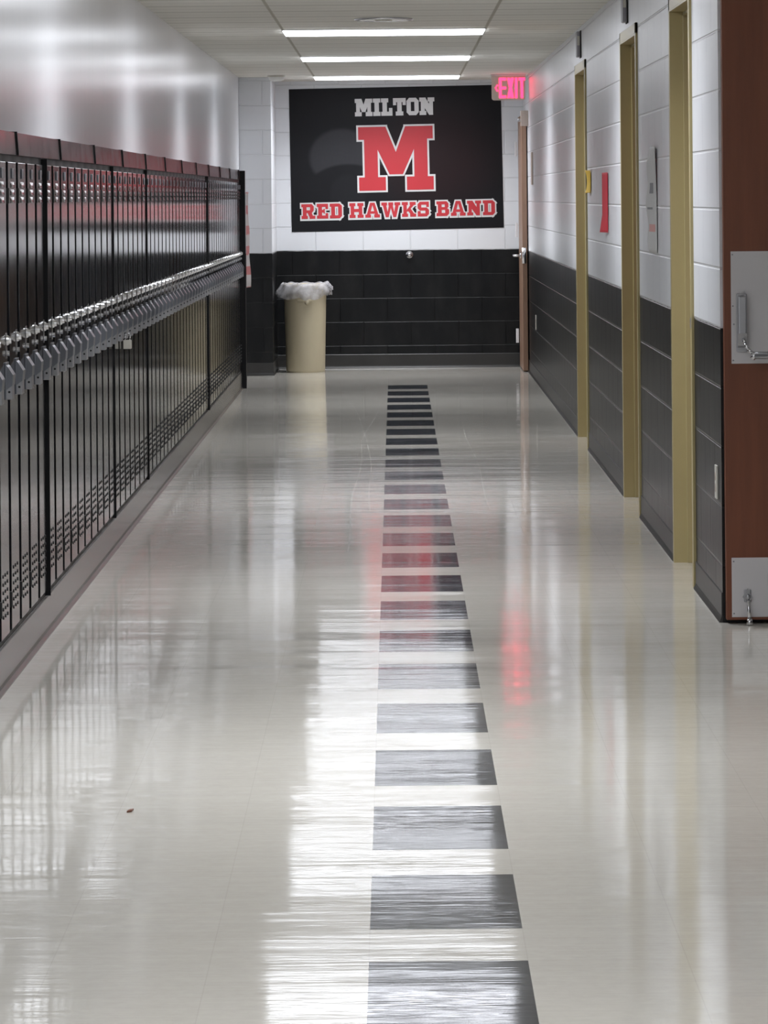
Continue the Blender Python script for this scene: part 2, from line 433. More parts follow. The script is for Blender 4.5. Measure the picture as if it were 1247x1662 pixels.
# doorways with tan steel frames: door_1 is the nearest
def doorway(n, y0, y1, lab):
    root = thing('door_%d' % n, lab, 'door', loc=(XR, y0, 0), kind='structure')
    f = 0.05
    b = NB()
    for (a, c) in ((y0, 1), (y1, -1)):
        # face trim, jamb, stop
        box(b, XR-0.010, XR+0.006, min(a, a-c*f), max(a, a-c*f), 0.0, HEAD+f, 0.0015)
        box(b, XR-0.010, XR+0.30, min(a, a+c*0.006), max(a, a+c*0.006), 0.0, HEAD)
        box(b, XR+0.043, XR+0.18, min(a, a+c*0.020), max(a, a+c*0.020), 0.0, HEAD, 0.002)
    box(b, XR-0.010, XR+0.006, y0-f, y1+f, HEAD, HEAD+f, 0.0015)
    box(b, XR-0.010, XR+0.30, y0, y1, HEAD-0.006, HEAD)
    box(b, XR+0.043, XR+0.18, y0, y1, HEAD-0.020, HEAD-0.006, 0.002)
    part('frame', b, M['frame_tan'], root)
    b = NB(); box(b, XR+0.185, XR+0.23, y0+0.010, y1-0.010, 0.012, HEAD-0.012, 0.002)
    part('leaf', b, M['wood'], root)
    if n == 1:
        b = NB(); box(b, XR-0.0115, XR-0.0100, y0-0.030, y0+0.004, 0.965, 1.003, 0.0005); box(b, XR-0.009, XR+0.024, y0-0.0021, y0+0.0085, 0.97, 1.0)
        tag(part('strike_plate', b, M['steel'], root), 'small silver strike plate')
    return root
doorway(3, *OPEN[0], 'farthest of the three tan-framed doorways in the right wall, behind the yellow note')
doorway(2, *OPEN[1], 'middle tan-framed doorway, between the red paper and the white poster')
doorway(1, *OPEN[2], 'nearest tan-framed doorway, between the white poster and the brown door')

# brown fire door folded open into the recess on the right
root = thing('door_4', 'large red-brown wooden door with a steel push bar, standing open at the right edge', 'door', loc=(1.68, 12.8, 0), kind='structure')
LX0, LX1, LY = 1.119, 2.16, 12.765
b = NB(); box(b, LX0, LX1, LY, LY+0.045, 0.014, 2.16, 0.002); leaf = part('leaf', b, M['wood'], root)
b = NB(); box(b, 1.143, LX1-0.025, LY-0.002, LY, 0.886, 1.268, 0.0005); tag(part('push_plate', b, M['plate'], root), 'grey steel plate behind the push bar')
b = NB(); box(b, 1.137, LX1-0.025, LY-0.002, LY, 0.024, 0.226, 0.0005); tag(part('kick_plate', b, M['plate'], root), 'grey steel kick plate')
for (x, z) in ((1.149, 1.257), (1.149, 0.897), (1.149, 1.082), (1.152, 1.02), (1.144, 0.213), (1.144, 0.036), (2.12, 1.257), (2.12, 0.897), (2.12, 0.213), (2.12, 0.036)):
    b = NB(); cyl(b, (x, LY-0.001, z), (x, LY-0.0045, z), 0.0032, 0.002, seg=10)
    part('screw', b, M['ink'], root)
PX = 1.178
for s, px in ((1, PX), (-1, 2.08)):
    b = NB()
    box(b, px-0.018, px+0.018, LY-0.012, LY-0.002, 0.925, 1.125, 0.004)
    box(b, px-0.0155, px+0.0155, LY-0.045, LY-0.010, 0.985, 1.118, 0.006)
    prism(b, [(px-0.0155, LY-0.010, 0.99), (px-0.0155, LY-0.045, 0.99), (px-0.0155, LY-0.030, 0.948), (px-0.0155, LY-0.010, 0.94)], (0.031, 0, 0))
    hd = part('bar_housing', b, M['steel'], root)
    b = NB()
    pts = [(px+s*0.002, LY-0.030, 0.975), (px+s*0.006, LY-0.052, 0.958), (px+s*0.014, LY-0.068, 0.940), (px+s*0.026, LY-0.076, 0.926), (px+s*0.040, LY-0.078, 0.917)]
    tube(b, pts, 0.0062)
    cyl(b, (px+s*0.028, LY-0.078, 0.905), (px+s*0.041, LY-0.078, 0.925), 0.009, seg=12)
    tag(part('bar_arm', b, M['chrome'], root, smooth=True, up=hd), 'curved chrome arm')
b = NB(); cyl(b, (PX+0.036, LY-0.078, 0.917), (2.044, LY-0.078, 0.917), 0.0125, seg=20); part('push_bar', b, M['steel'], root, smooth=True)
b = NB()
SX = 1.190
box(b, SX-0.012, SX+0.012, LY-0.007, LY-0.002, 0.075, 0.118, 0.003)
prism(b, [(SX, LY-0.003, 0.122), (SX-0.017, LY-0.003, 0.092), (SX, LY-0.003, 0.070), (SX+0.017, LY-0.003, 0.092)], (0, -0.005, 0))
sphere(b, (SX, LY-0.016, 0.094), 0.010)
st = part('door_stop', b, M['steel'], root, smooth=False)
b = NB()
cyl(b, (SX, LY-0.016, 0.092), (SX+0.003, LY-0.040, 0.018), 0.0045, 0.0065, seg=14); cyl(b, (SX+0.003, LY-0.040, 0.022), (SX+0.003, LY-0.044, 0.001), 0.009, 0.011, seg=16)
tag(part('stop_leg', b, M['chrome'], root, smooth=True, up=st), 'chrome kick-down leg with rubber foot')

# narrow brown door folded flat against the right wall at the far end
root = thing('door_5', 'brown door folded flat against the right wall beside the black banner', 'door', loc=(1.075, 31.1, 0), kind='structure')
b = NB(); box(b, 1.060, 1.100, 31.10, 31.98, 0.012, 2.13, 0.002); part('leaf', b, M['oak_edge'], root)
for z in (1.86, 1.17, 0.27):
    b = NB(); cyl(b, (1.040, 31.99, z-0.06), (1.040, 31.99, z+0.06), 0.011, seg=14); box(b, 1.040, 1.052, 31.96, 31.995, z-0.058, z+0.058)
    part('hinge', b, M['plate'], root)
b = NB(); cyl(b, (1.052, 31.17, 0.965), (0.985, 31.17, 0.965), 0.010, seg=14); cyl(b, (1.052, 31.17, 0.965), (1.042, 31.17, 0.965), 0.028, seg=20)
cyl(b, (0.992, 31.17, 0.965), (0.992, 31.29, 0.965), 0.010, seg=14); box(b, 1.056, 1.089, 31.097, 31.101, 0.90, 1.03)
part('lever_handle', b, M['chrome'], root, smooth=True)

# ------------------------------------------------------------------ lockers
LH = 1.604; FX = XLOCK-0.010      # frame face; doors stand 10 mm proud of it
def louvre(b, y, z, wy, hz, d):
    # half ellipsoid scoop: bulges at the top, cut flat at the bottom
    nu, nv = 8, 4
    vs = []
    for i in range(nu+1):
        t = -1+2*i/nu; row = []
        for j in range(nv+1):
            s = j/nv
            prof = math.sin(min(1, s*1.05)*PI*0.5)*math.sqrt(max(0, 1-t*t))
            row.append(b.verts.new((XLOCK+0.0004+d*prof, y+t*wy/2, z+hz/2-hz*s)))
        row.append(b.verts.new((XLOCK-0.001, y+t*wy/2, z-hz/2)))
        vs.append(row)
    for i in range(nu):
        for j in range(nv+1): b.faces.new((vs[i][j], vs[i+1][j], vs[i+1][j+1], vs[i][j+1]))
def make_locker(y):
    root = thing('locker', 'tall narrow black locker', 'locker', loc=(XLOCK, y, 0.128))
    b = NB(); box(b, XL+0.002, FX, y+0.0008, y+P-0.0008, 0.129, LH)
    part('body', b, M['body_enamel'], root)
    b = NB(); box(b, FX, XLOCK, y+0.034, y+P-0.034, 0.150, 1.582, 0.0022)
    for k in range(3): louvre(b, y+P/2, 1.512-0.0235*k, 0.13, 0.018, 0.0045)
    n0 = len(b.faces)
    for k in range(6):
        for dy in (-0.062, 0.0, 0.062): cyl(b, (XLOCK-0.001, y+P/2+dy, 0.338-0.0245*k), (XLOCK+0.0022, y+P/2+dy, 0.338-0.0245*k), 0.0055, seg=8)
    b.faces.ensure_lookup_table()
    for f in list(b.faces)[n0:]: f.material_index = 1
    dr = part('door', b, M['door_enamel'], root); dr.data.materials.append(M['dark'])
    b = NB(); box(b, XLOCK, XLOCK+0.0035, y+P/2-0.025, y+P/2+0.025, 1.531, 1.563, 0.0012)
    part('number_plate', b, M['handle_steel'], root, up=dr)
    # pull: bent steel hood over a hasp box
    b = NB(); y0 = y+0.195; wy = 0.078
    prism(b, [(XLOCK, y0, 0.970), (XLOCK+0.009, y0, 0.960), (XLOCK+0.024, y0, 0.936), (XLOCK+0.022, y0, 0.905), (XLOCK, y0, 0.888)], (0, wy, 0))
    box(b, XLOCK, XLOCK+0.004, y0-0.004, y0+wy+0.002, 0.862, 0.974, 0.0012)
    hd = part('handle', b, M['handle_steel'], root)
    b = NB(); box(b, XLOCK+0.002, XLOCK+0.021, y0+0.004, y0+wy-0.006, 0.862, 0.906, 0.002)
    hs = part('hasp_box', b, M['steel'], root, up=hd)
    b2 = NB(); cyl(b2, (XLOCK+0.012, y0+0.0045, 0.885), (XLOCK+0.012, y0+0.0030, 0.885), 0.0036, seg=12)
    part('hasp_hole', b2, M['dark'], root, up=hd)
    b = NB(); yk = y+0.240
    box(b, XLOCK, XLOCK+0.0015, yk-0.018, yk+0.018, 0.985, 1.062, 0.0005)
    cyl(b, (XLOCK+0.002, yk, 1.040), (XLOCK+0.008, yk, 1.040), 0.016, 0.014, seg=24)
    cyl(b, (XLOCK+0.006, yk, 1.040), (XLOCK+0.016, yk, 1.040), 0.012, 0.010, seg=20)
    cyl(b, (XLOCK+0.002, yk, 1.000), (XLOCK+0.010, yk, 1.000), 0.008, seg=16)
    part('lock_dial', b, M['chrome'], root, up=dr)
    for z in (1.478, 0.245):
        b = NB(); box(b, FX, XLOCK+0.003, y+0.014, y+0.0335, z-0.024, z+0.024, 0.001)
        part('hinge', b, M['dark'], root)
    return root
def copy_tree(o, parent=None):
    c = o.copy(); C.objects.link(c)
    if parent: c.parent = parent
    for ch in list(o.children): copy_tree(ch, c)
    return c
proto = make_locker(LSTART)
kids = None
BREAKS = {53: 'between', 43: 'x', 36: 'x', 17: 'x'}      # lockers counted from the far end
for i in range(NL):
    r = proto if i == 0 else copy_tree(proto)
    r.location = (XLOCK, LSTART+P*i, 0.128)
    r['group'] = 'black lockers along the left wall'
    nf = NL - i                                       # place counted from the far end
    k_edge = i - 1                                    # the first whole locker at the left edge of the photo is i = 2
    ends = ''
    names = {1: 'black locker at the far end of the row, beside the end post', 2: 'black locker next to the far end locker of the row'}
    def num(n):
        o = ['', 'first', 'second', 'third', 'fourth', 'fifth', 'sixth', 'seventh', 'eighth', 'ninth', 'tenth', 'eleventh', 'twelfth', 'thirteenth', 'fourteenth', 'fifteenth', 'sixteenth', 'seventeenth', 'eighteenth', 'nineteenth']
        return o[n]
    if nf in names: lab = names[nf]
    elif nf <= 17: lab = 'black locker, %s from the far end post of the row' % num(nf)
    elif nf <= 36: lab = 'black locker, %s on the near side of the farthest thick black divider strip' % num(nf-17)
    elif nf <= 43: lab = 'black locker, %s on the near side of the middle thick black divider strip' % num(nf-36)
    elif nf <= 53: lab = 'black locker, %s beyond the nearest thick black divider strip at the left' % num(54-nf)
    else: lab = 'black locker, %s on the near side of the nearest thick black divider strip' % num(nf-53)
    r['label'] = lab
for k, (n, s) in enumerate(((53, 'nearest of the four thick black divider strips between lockers'), (43, 'second nearest of the thick black divider strips between lockers'),
             (36, 'second farthest of the thick black divider strips between lockers'), (17, 'farthest of the thick black divider strips between lockers'))):
    y = LEND - P*n
    b = NB(); box(b, FX+0.0004, XLOCK+(0.010 if n in (53, 17) else 0.006), y-0.006, y+0.0013, 0.130, LH-0.002, 0.001)
    tag(obj('divider_strip', b, M['body_enamel']), s, 'divider strip', 'thick divider strips between banks of lockers')
# upright top panels over the lockers, one to five lockers
seams = [LSTART] + [28.51-1.524*k for k in range(11, -1, -1)] + [LEND+0.02]
nh = len(seams)-1
ordh = {0: 'farthest', 1: 'second farthest', 2: 'third farthest', 3: 'fourth farthest', 4: 'fifth farthest', 5: 'sixth farthest', 6: 'seventh farthest', 7: 'sixth nearest', 8: 'fifth nearest', 9: 'fourth nearest', 10: 'third nearest', 11: 'second nearest', 12: 'nearest'}
for i in range(nh):
    a, c = seams[i], seams[i+1]
    root = thing('locker_top_panel', '%s upright black trim panel on top of the row of lockers' % ordh[nh-1-i], 'trim panel', 'trim panels along the top of the lockers', loc=(XLOCK, a, LH))
    b = NB(); prism(b, [(XLOCK+0.001, a+0.001, LH+0.001), (XLOCK-0.004, a+0.001, LH+0.072), (XL+0.001, a+0.001, LH+0.074), (XL+0.001, a+0.001, LH+0.001)], (0, c-a-0.002, 0))
    part('panel', b, M['hood_enamel'], root)
    b = NB(); a2 = a-0.004 if i else a; prism(b, [(XLOCK+0.006, a2, LH+0.001), (XLOCK+0.001, a2, LH+0.075), (XL+0.001, a2, LH+0.0765), (XL+0.001, a2, LH+0.001)], (0, 0.014, 0))
    part('seam_cap', b, M['body_enamel'], root)
# end post
b = NB(); box(b, XL+0.002, -1.148, LEND+0.022, LEND+0.115, 0.0, LH+0.07, 0.003)
tag(obj('end_post', b, M['body_enamel']), 'tall black post closing the far end of the locker row', 'post')
b = NB(); grid(b, 8, 16, lambda s, t: (-1.1455+0.004+0.026*(0.3+0.7*(1-t))*s**1.3+0.004*math.sin(t*14)*s, LEND+0.03+0.20*s, 0.775+0.735*t))
tag(obj('decorated_paper_strip', b, M['striped'], smooth=True, solid=0.0012), 'white paper strip with red patches hanging beside the far end of the lockers', 'paper strip')
# padlock hanging from one handle
root = thing('padlock', 'small silver padlock hanging from a handle in the row of black lockers', 'padlock', loc=(XLOCK+0.02, 16.22, 0.84))
b = NB(); box(b, XLOCK+0.005, XLOCK+0.040, 16.185, 16.215, 0.818, 0.856, 0.003); part('lock_body', b, M['off_white'], root)
b = NB(); tube(b, [(XLOCK+0.012, 16.20, 0.854), (XLOCK+0.012, 16.20, 0.875), (XLOCK+0.017, 16.20, 0.884), (XLOCK+0.028, 16.20, 0.884), (XLOCK+0.033, 16.20, 0.875), (XLOCK+0.033, 16.20, 0.854)], 0.0030, 8)
part('shackle', b, M['chrome'], root, smooth=True)

# ------------------------------------------------------------------ ceiling lights and ceiling things
labs = ['ceiling light farthest away, directly in front of the black banner', 'middle of the three lit ceiling lights in view', 'nearest of the three lit ceiling lights in view, just beyond the round ceiling vent',
        'lit ceiling light next towards the viewer from the round ceiling vent']
for i, y in enumerate(LIGHT_Y):
    lab = labs[i] if i < 4 else 'lit ceiling light over the near part of the hallway, outside the picture'
    root = thing('ceiling_light', lab, 'light', 'fluorescent ceiling lights across the hallway', loc=(LIGHT_X, y, CEIL))
    b = NB(); L, W = 1.195, 0.54
    x0, x1, y0, y1 = LIGHT_X-L/2-0.006, LIGHT_X+L/2+0.006, y-W/2-0.010, y+W/2+0.010
    box(b, x0, x1, y0, y0+0.010, CEIL-0.006, CEIL-0.0002); box(b, x0, x1, y1-0.010, y1, CEIL-0.006, CEIL-0.0002)
    box(b, x0, x0+0.006, y0, y1, CEIL-0.006, CEIL-0.0002); box(b, x1-0.006, x1, y0, y1, CEIL-0.006, CEIL-0.0002)
    part('housing', b, M['white_metal'], root)
    b = NB(); box(b, LIGHT_X-L/2, LIGHT_X+L/2, y-W/2, y+W/2, CEIL-0.018, CEIL-0.0005, 0.006)
    part('diffuser', b, M['lens'], root)
    # the tubes behind the prismatic lens throw most of their light downwards
    ld = bpy.data.lights.new('tube_light', 'AREA'); ld.shape = 'RECTANGLE'; ld.size = L-0.02; ld.size_y = W-0.02
    ld.energy = DOWN; ld.color = (0.93, 0.965, 1.0); ld.spread = math.radians(140)
    lo = bpy.data.objects.new('tube_light', ld); C.objects.link(lo); lo.parent = root; lo.location = (0, 0, -0.021)
root = thing('ceiling_vent', 'round silver-rimmed ceiling vent just before the nearest lit ceiling light', 'vent', loc=(-0.05, 20.9, CEIL))
b = NB(); lathe(b, [(0.163, -0.0005), (0.165, -0.006), (0.155, -0.012), (0.135, -0.004), (0.13, -0.0005)], (-0.05, 20.9, CEIL)); part('rim', b, M['chrome'], root, smooth=True)
b = NB(); cyl(b, (-0.05, 20.9, CEIL-0.003), (-0.05, 20.9, CEIL-0.0005), 0.128, seg=40); cyl(b, (-0.05, 20.9, CEIL-0.013), (-0.05, 20.9, CEIL-0.003), 0.045, 0.055, seg=32)
part('centre_plate', b, M['off_white'], root)
root = thing('smoke_detector', 'small white round smoke detector on the ceiling near the left pier', 'smoke detector', loc=(-0.945, 30.45, CEIL))
b = NB(); cyl(b, (-0.945, 30.45, CEIL-0.015), (-0.945, 30.45, CEIL-0.0005), 0.075, seg=32); part('base', b, M['off_white'], root)
b = NB(); lathe(b, [(0.066, -0.015), (0.060, -0.035), (0.035, -0.048), (0.001, -0.050)], (-0.945, 30.45, CEIL), 32); part('cover', b, M['white_metal'], root, smooth=True)

# ------------------------------------------------------------------ lettering
def R(x0, y0, x1, y1): return [(x0, y0), (x1, y0), (x1, y1), (x0, y1)]
def mir(p, w): return [(w-x, y) for x, y in p][::-1]
T_ = 0.20
G = {}
wM = 1.17; ml = [R(0, .80, .43, 1), R(.09, 0.1, .30, .9), R(0, 0, .42, .21), [(.30, 1), (.30, .64), (.48, .25), (.585, .25), (.585, .6), (.43, 1)]]
G['M'] = (wM, ml + [mir(p, wM) for p in ml])
G['I'] = (.46, [R(0, 0, .46, T_), R(0, 1-T_, .46, 1), R(.10, 0, .36, 1)])
G['L'] = (.74, [R(0, 0, .74, T_), R(0, 1-T_, .46, 1), R(.10, 0, .36, 1), R(.55, 0, .74, .42)])
G['T'] = (.84, [R(0, 1-T_, .84, 1), R(.29, 0, .55, 1), R(.18, 0, .66, T_), R(0, .62, .17, 1), R(.67, .62, .84, 1)])
def ring(x0, x1, s, c, y0=0, y1=1, t=T_):
    return [R(x0, y0+c, x0+s, y1-c), R(x1-s, y0+c, x1, y1-c), R(x0+c, y0, x1-c, y0+t), R(x0+c, y1-t, x1-c, y1),
            [(x0, y0+c), (x0+c, y0), (x0+c+.05, y0+t), (x0+s, y0+c+.05)], [(x1, y0+c), (x1-s, y0+c+.05), (x1-c-.05, y0+t), (x1-c, y0)],
            [(x0, y1-c), (x0+s, y1-c-.05), (x0+c+.05, y1-t), (x0+c, y1)], [(x1, y1-c), (x1-c, y1), (x1-c-.05, y1-t), (x1-s, y1-c-.05)]]
G['O'] = (.80, ring(0, .80, .25, .17))
G['N'] = (1.0, [R(0, .8, .40, 1), R(.10, 0, .32, 1), R(0, 0, .42, T_), R(.58, .8, 1, 1), R(.68, 0, .90, 1), [(.12, 1), (.12, .74), (.66, 0), (.90, 0), (.90, .22), (.38, 1)]])
G['D'] = (.86, [R(0, 0, .5, T_), R(0, 1-T_, .5, 1), R(.10, 0, .36, 1), R(.3, 0, .70, T_), R(.3, 1-T_, .70, 1), R(.60, .16, .86, .84),
               [(.70, 0), (.86, .16), (.60, .25), (.60, .12)], [(.86, .84), (.70, 1), (.60, .88), (.60, .75)]])
G['E'] = (.80, [R(0, 0, .80, T_), R(0, 1-T_, .80, 1), R(.10, 0, .36, 1), R(.62, 0, .80, .36), R(.62, .64, .80, 1), R(.3, .41, .56, .59), R(.48, .34, .56, .66)])
G['H'] = (1.0, [R(0, 0, .42, T_), R(0, .8, .42, 1), R(.58, 0, 1, T_), R(.58, .8, 1, 1), R(.09, 0, .33, 1), R(.67, 0, .91, 1), R(.3, .40, .7, .60)])
G['A'] = (1.04, [R(0, 0, .40, T_), R(.64, 0, 1.04, T_), [(.08, .1), (.30, .1), (.56, 1), (.36, 1)], [(.74, .1), (.96, .1), (.68, 1), (.48, 1)], R(.25, .26, .79, .42)])
G['W'] = (1.34, [R(0, .8, .40, 1), R(.94, .8, 1.34, 1), R(.50, .8, .84, 1), [(.30, 0), (.50, 0), (.32, .9), (.08, .9)], [(.84, 0), (1.04, 0), (1.26, .9), (1.02, .9)],
                [(.36, 0), (.50, 0), (.74, .9), (.56, .9)], [(.84, 0), (.98, 0), (.78, .9), (.60, .9)]])
G['K'] = (1.0, [R(0, 0, .42, T_), R(0, .8, .42, 1), R(.10, 0, .34, 1), R(.56, .8, .98, 1), R(.58, 0, 1.0, T_), [(.30, .36), (.44, .36), (.90, .85), (.64, .85)], [(.36, .52), (.62, .15), (.90, .15), (.56, .62)]])
G['R'] = (.98, [R(0, 0, .44, T_), R(0, .8, .6, 1), R(.10, 0, .36, 1), R(.3, .8, .74, 1), R(.62, .58, .88, .84), [(.62, .75), (.88, .84), (.74, 1), (.60, 1)], R(.3, .40, .72, .58), [(.62, .66), (.60, .40), (.74, .40), (.88, .58)],
               [(.42, .45), (.70, .45), (.86, .1), (.58, .1)], R(.58, 0, .98, T_)])
G['B'] = (.90, [R(0, 0, .5, T_), R(0, .8, .5, 1), R(.10, 0, .36, 1), R(.3, .8, .72, 1), R(.3, .42, .72, .60), R(.3, 0, .74, T_), R(.60, .62, .85, .85), [(.60, .75), (.85, .85), (.72, 1), (.58, 1)], [(.60, .5), (.76, .51), (.85, .62), (.60, .68)],
               R(.62, .16, .90, .42), [(.74, 0), (.90, .16), (.62, .25), (.62, .1)], [(.62, .42), (.90, .42), (.76, .52), (.62, .52)]])
G['S'] = (.80, [R(.16, 0, .64, T_), R(.16, .8, .64, 1), R(.16, .40, .64, .60), R(0, .56, .25, .84), R(.55, .16, .80, .44), R(0, 0, .20, .36), R(.62, .64, .80, 1),
               [(0, .84), (.25, .75), (.25, 1), (.16, 1)], [(0, .56), (.16, .40), (.25, .40), (.25, .62)], [(.55, 0), (.64, 0), (.80, .16), (.55, .25)], [(.55, .60), (.55, .38), (.80, .44), (.64, .60)]])
def ccw(p):
    a = sum(p[i][0]*p[(i+1) % len(p)][1]-p[(i+1) % len(p)][0]*p[i][1] for i in range(len(p)))
    return p if a > 0 else p[::-1]
def inflate(p, d):
    if d == 0: return p
    out = []; n = len(p)
    for i in range(n):
        a, q, c = Vector(p[i-1]), Vector(p[i]), Vector(p[(i+1) % n])
        e1, e2 = (q-a).normalized(), (c-q).normalized()
        n1, n2 = Vector((e1.y, -e1.x)), Vector((e2.y, -e2.x))
        k = 1+n1.dot(n2)
        if k < 0.45: out.append(tuple(q+n1*d+e1*d*0.6)); out.append(tuple(q+n2*d-e2*d*0.6))
        else: out.append(tuple(q+(n1+n2)*(d/k)))
    return out
def word(text, cx, cz, width, hgt, d, yf, thick=0.0006, gap=0.14, space=0.42, sp_down=0.0):
    """block letters filling width x hgt about (cx, cz) on the plane y = yf"""
    tot = 0; pos = []
    for i, ch in enumerate(text):
        if ch == ' ': tot += space; pos.append(None); continue
        pos.append(tot); tot += G[ch][0]+gap
    tot -= gap
    sx, sz = width/tot, hgt
    b = NB(); kk = 0
    for ch, p0 in zip(text, pos):
        if p0 is None: continue
        for poly in G[ch][1]:
            q = [((p0+x)*sx, y*sz) for x, y in poly]
            q = inflate(ccw(q), d)
            zs = [cz-hgt/2+y for _, y in q]
            if sp_down:
                q = [(x, y-(sp_down if y < sz*0.5 else 0)) for x, y in q]
            kk = (kk+1) % 14; prism(b, [(cx-width/2+x, yf, cz-hgt/2+y) for x, y in q], (0, -thick-kk*0.00006, 0))
    return b
# black banner on the end wall (built about its own centre, hung very slightly out of level)
PC = Vector((0.021, YEND-0.002, 1.791))
root = thing('banner', 'large black vinyl banner with a red letter M on the end wall', 'banner', loc=PC)
root.rotation_euler = (0, -0.0125, 0)
def bpart(name, bm, mat, up=None):
    o = obj(name, bm, mat); o.parent = up or root; return o
b = NB(); box(b, -0.907, 0.907, -0.003, 0.0, -0.611, 0.611, 0.0005); sheet = bpart('sheet', b, M['vinyl'])
def local(cx, cz): return cx-PC.x, cz-PC.z
x, z = local(0.0165, 2.232); tag(bpart('lettering', word('MILTON', x, z, 0.675, 0.143, 0.003, -0.003, gap=0.10), M['print_grey']), 'grey block lettering reading MILTON')
x, z = local(0.018, 1.792)
tag(bpart('letter_outline', word('M', x, z, 0.638, 0.545, 0.0155, -0.003), M['print_white']), 'white outline of the large M')
tag(bpart('letter', word('M', x, z, 0.638, 0.545, 0.0, -0.0052), M['print_red']), 'large red block letter M')
x, z = local(0.028, 1.353)
WT = 0.13; tot = sum(G[c][0]+WT if c != ' ' else 0.42 for c in 'RED HAWKS BAND')-WT
pos = 0.0
for wd in ('RED', 'HAWKS', 'BAND'):
    ww = sum(G[c][0]+WT for c in wd)-WT
    cw = x-1.655/2+(pos+ww/2)*1.655/tot
    tag(bpart('lettering_outline', word(wd, cw, z, ww*1.655/tot, 0.125, 0.0125, -0.003, gap=WT, sp_down=0.005), M['print_white']), 'white outline of the word '+wd)
    tag(bpart('lettering', word(wd, cw, z, ww*1.655/tot, 0.125, 0.0008, -0.0052, gap=WT), M['print_red']), 'red block lettering reading '+wd)
    pos += ww+WT+0.42

# exit sign
EY = 30.7
root = thing('exit_sign', 'lit red EXIT sign with a left arrow hanging from the ceiling', 'exit sign', loc=(0.943, EY, CEIL))
b = NB(); box(b, 0.805, 1.080, EY-0.004, EY+0.004, 2.244, 2.444); 
es = [e for e in b.edges if abs((e.verts[0].co-e.verts[1].co).y) > 0.005 and e.verts[0].co.z < 2.3]
bmesh.ops.bevel(b, geom=es, offset=0.022, segments=5, profile=0.5, affect='EDGES')
part('panel', b, M['exit_panel'], root)
b = NB(); box(b, 0.80, 1.085, EY-0.018, EY+0.018, 2.444, CEIL-0.0005, 0.003); part('mount', b, M['white_metal'], root)
lw, z0, z1 = 0.0, 2.262, 2.428
ex = NB(); yf = EY-0.004
def er(x0, a, x1, c): prism(ex, [(x0, yf, a), (x1, yf, a), (x1, yf, c), (x0, yf, c)], (0, -0.003, 0))
H_ = z1-z0; s = 0.021
X0 = 0.866
er(X0, z0, X0+s, z1)
for a in (z0, z0+H_/2-0.011, z1-0.022): er(X0+s, a, X0+0.058, a+0.022)
X1 = X0+0.066
prism(ex, [(X1, yf, z0), (X1+s+0.003, yf, z0), (X1+0.056, yf, z1), (X1+0.056-s-0.003, yf, z1)], (0, -0.003, 0))
prism(ex, [(X1+0.056-s-0.003, yf-0.0001, z0), (X1+0.056, yf-0.0001, z0), (X1+s+0.003, yf-0.0001, z1), (X1, yf-0.0001, z1)], (0, -0.0029, 0))
X2 = X1+0.064; er(X2, z0, X2+s, z1)
X3 = X2+s+0.008; er(X3, z1-0.022, X3+0.056, z1); er(X3+0.028-s/2, z0, X3+0.028+s/2, z1-0.022)
zc = (z0+z1)/2
for sg in (1, -1):
    prism(ex, [(0.832, yf, zc), (0.842, yf, zc), (0.862, yf, zc+sg*0.028), (0.848, yf, zc+sg*0.028)], (0, -0.003, 0))
part('lettering', ex, M['exit_red'], root)

# ------------------------------------------------------------------ small wall things, right and end wall
b = NB(); sphere(b, (0.127, YEND-0.022, 0.968), 0.024); cyl(b, (0.127, YEND-0.012, 0.968), (0.127, YEND, 0.968), 0.030, 0.032, seg=24)
tag(obj('wall_bumper', b, M['chrome'], smooth=True), 'small round chrome knob low on the end wall under the banner', 'wall bumper')
def outlet(y, z, lab):
    root = thing('wall_outlet', lab, 'outlet', 'white outlet plates on the black lower wall', loc=(XR, y, z-0.057))
    b = NB(); box(b, XR-0.007, XR-0.0003, y-0.036, y+0.036, z-0.058, z+0.058, 0.002); part('cover_plate', b, M['off_white'], root)
    b = NB()
    for dz in (-0.02, 0.02): cyl(b, (XR-0.0068, y, z+dz), (XR-0.0085, y, z+dz), 0.015, seg=20)
    part('socket', b, M['beige_box'], root)
outlet(12.98, 0.468, 'white outlet plate on the black wall beside the brown door')
outlet(29.5, 0.465, 'white outlet plate low on the far end of the right wall')
for y, lab in ((22.14, 'grey wall box above the farthest tan-framed doorway'), (17.72, 'grey wall box above the middle tan-framed doorway, at the top edge')):
    root = thing('wall_box', lab, 'wall box', 'grey boxes above the doorways', loc=(XR, y, 2.275))
    b = NB(); box(b, XR-0.028, XR-0.006, y-0.06, y+0.06, 2.277, 2.428, 0.006); part('casing', b, M['grey_box'], root)
    b = NB(); box(b, XR-0.006, XR-0.0003, y-0.065, y+0.065, 2.272, 2.433, 0.001); part('back_plate', b, M['dark'], root)
    b = NB(); box(b, XR-0.024, XR-0.010, y-0.0615, y-0.0595, 2.345, 2.400, 0.0005); tag(part('front_insert', b, M['off_white'], root), 'pale insert')
root = thing('holder_box', 'small beige box high on the right wall under the EXIT sign', 'wall box', loc=(1.08, 30.93, 2.03))
b = NB(); box(b, 1.048, XR-0.0003, 30.88, 30.98, 2.037, 2.163, 0.003); part('casing', b, M['beige_box'], root)
b = NB(); cyl(b, (1.050, 30.93, 2.085), (1.026, 30.93, 2.085), 0.012, 0.016, seg=20); tag(part('contact_disc', b, M['steel'], root, smooth=True), 'small round silver disc')
b = NB(); box(b, XR-0.012, XR-0.0003, 29.90, 30.08, 1.55, 1.81, 0.002)
tag(obj('wall_plaque', b, M['beige_box']), 'thin tan plaque on the far end of the right wall', 'plaque')

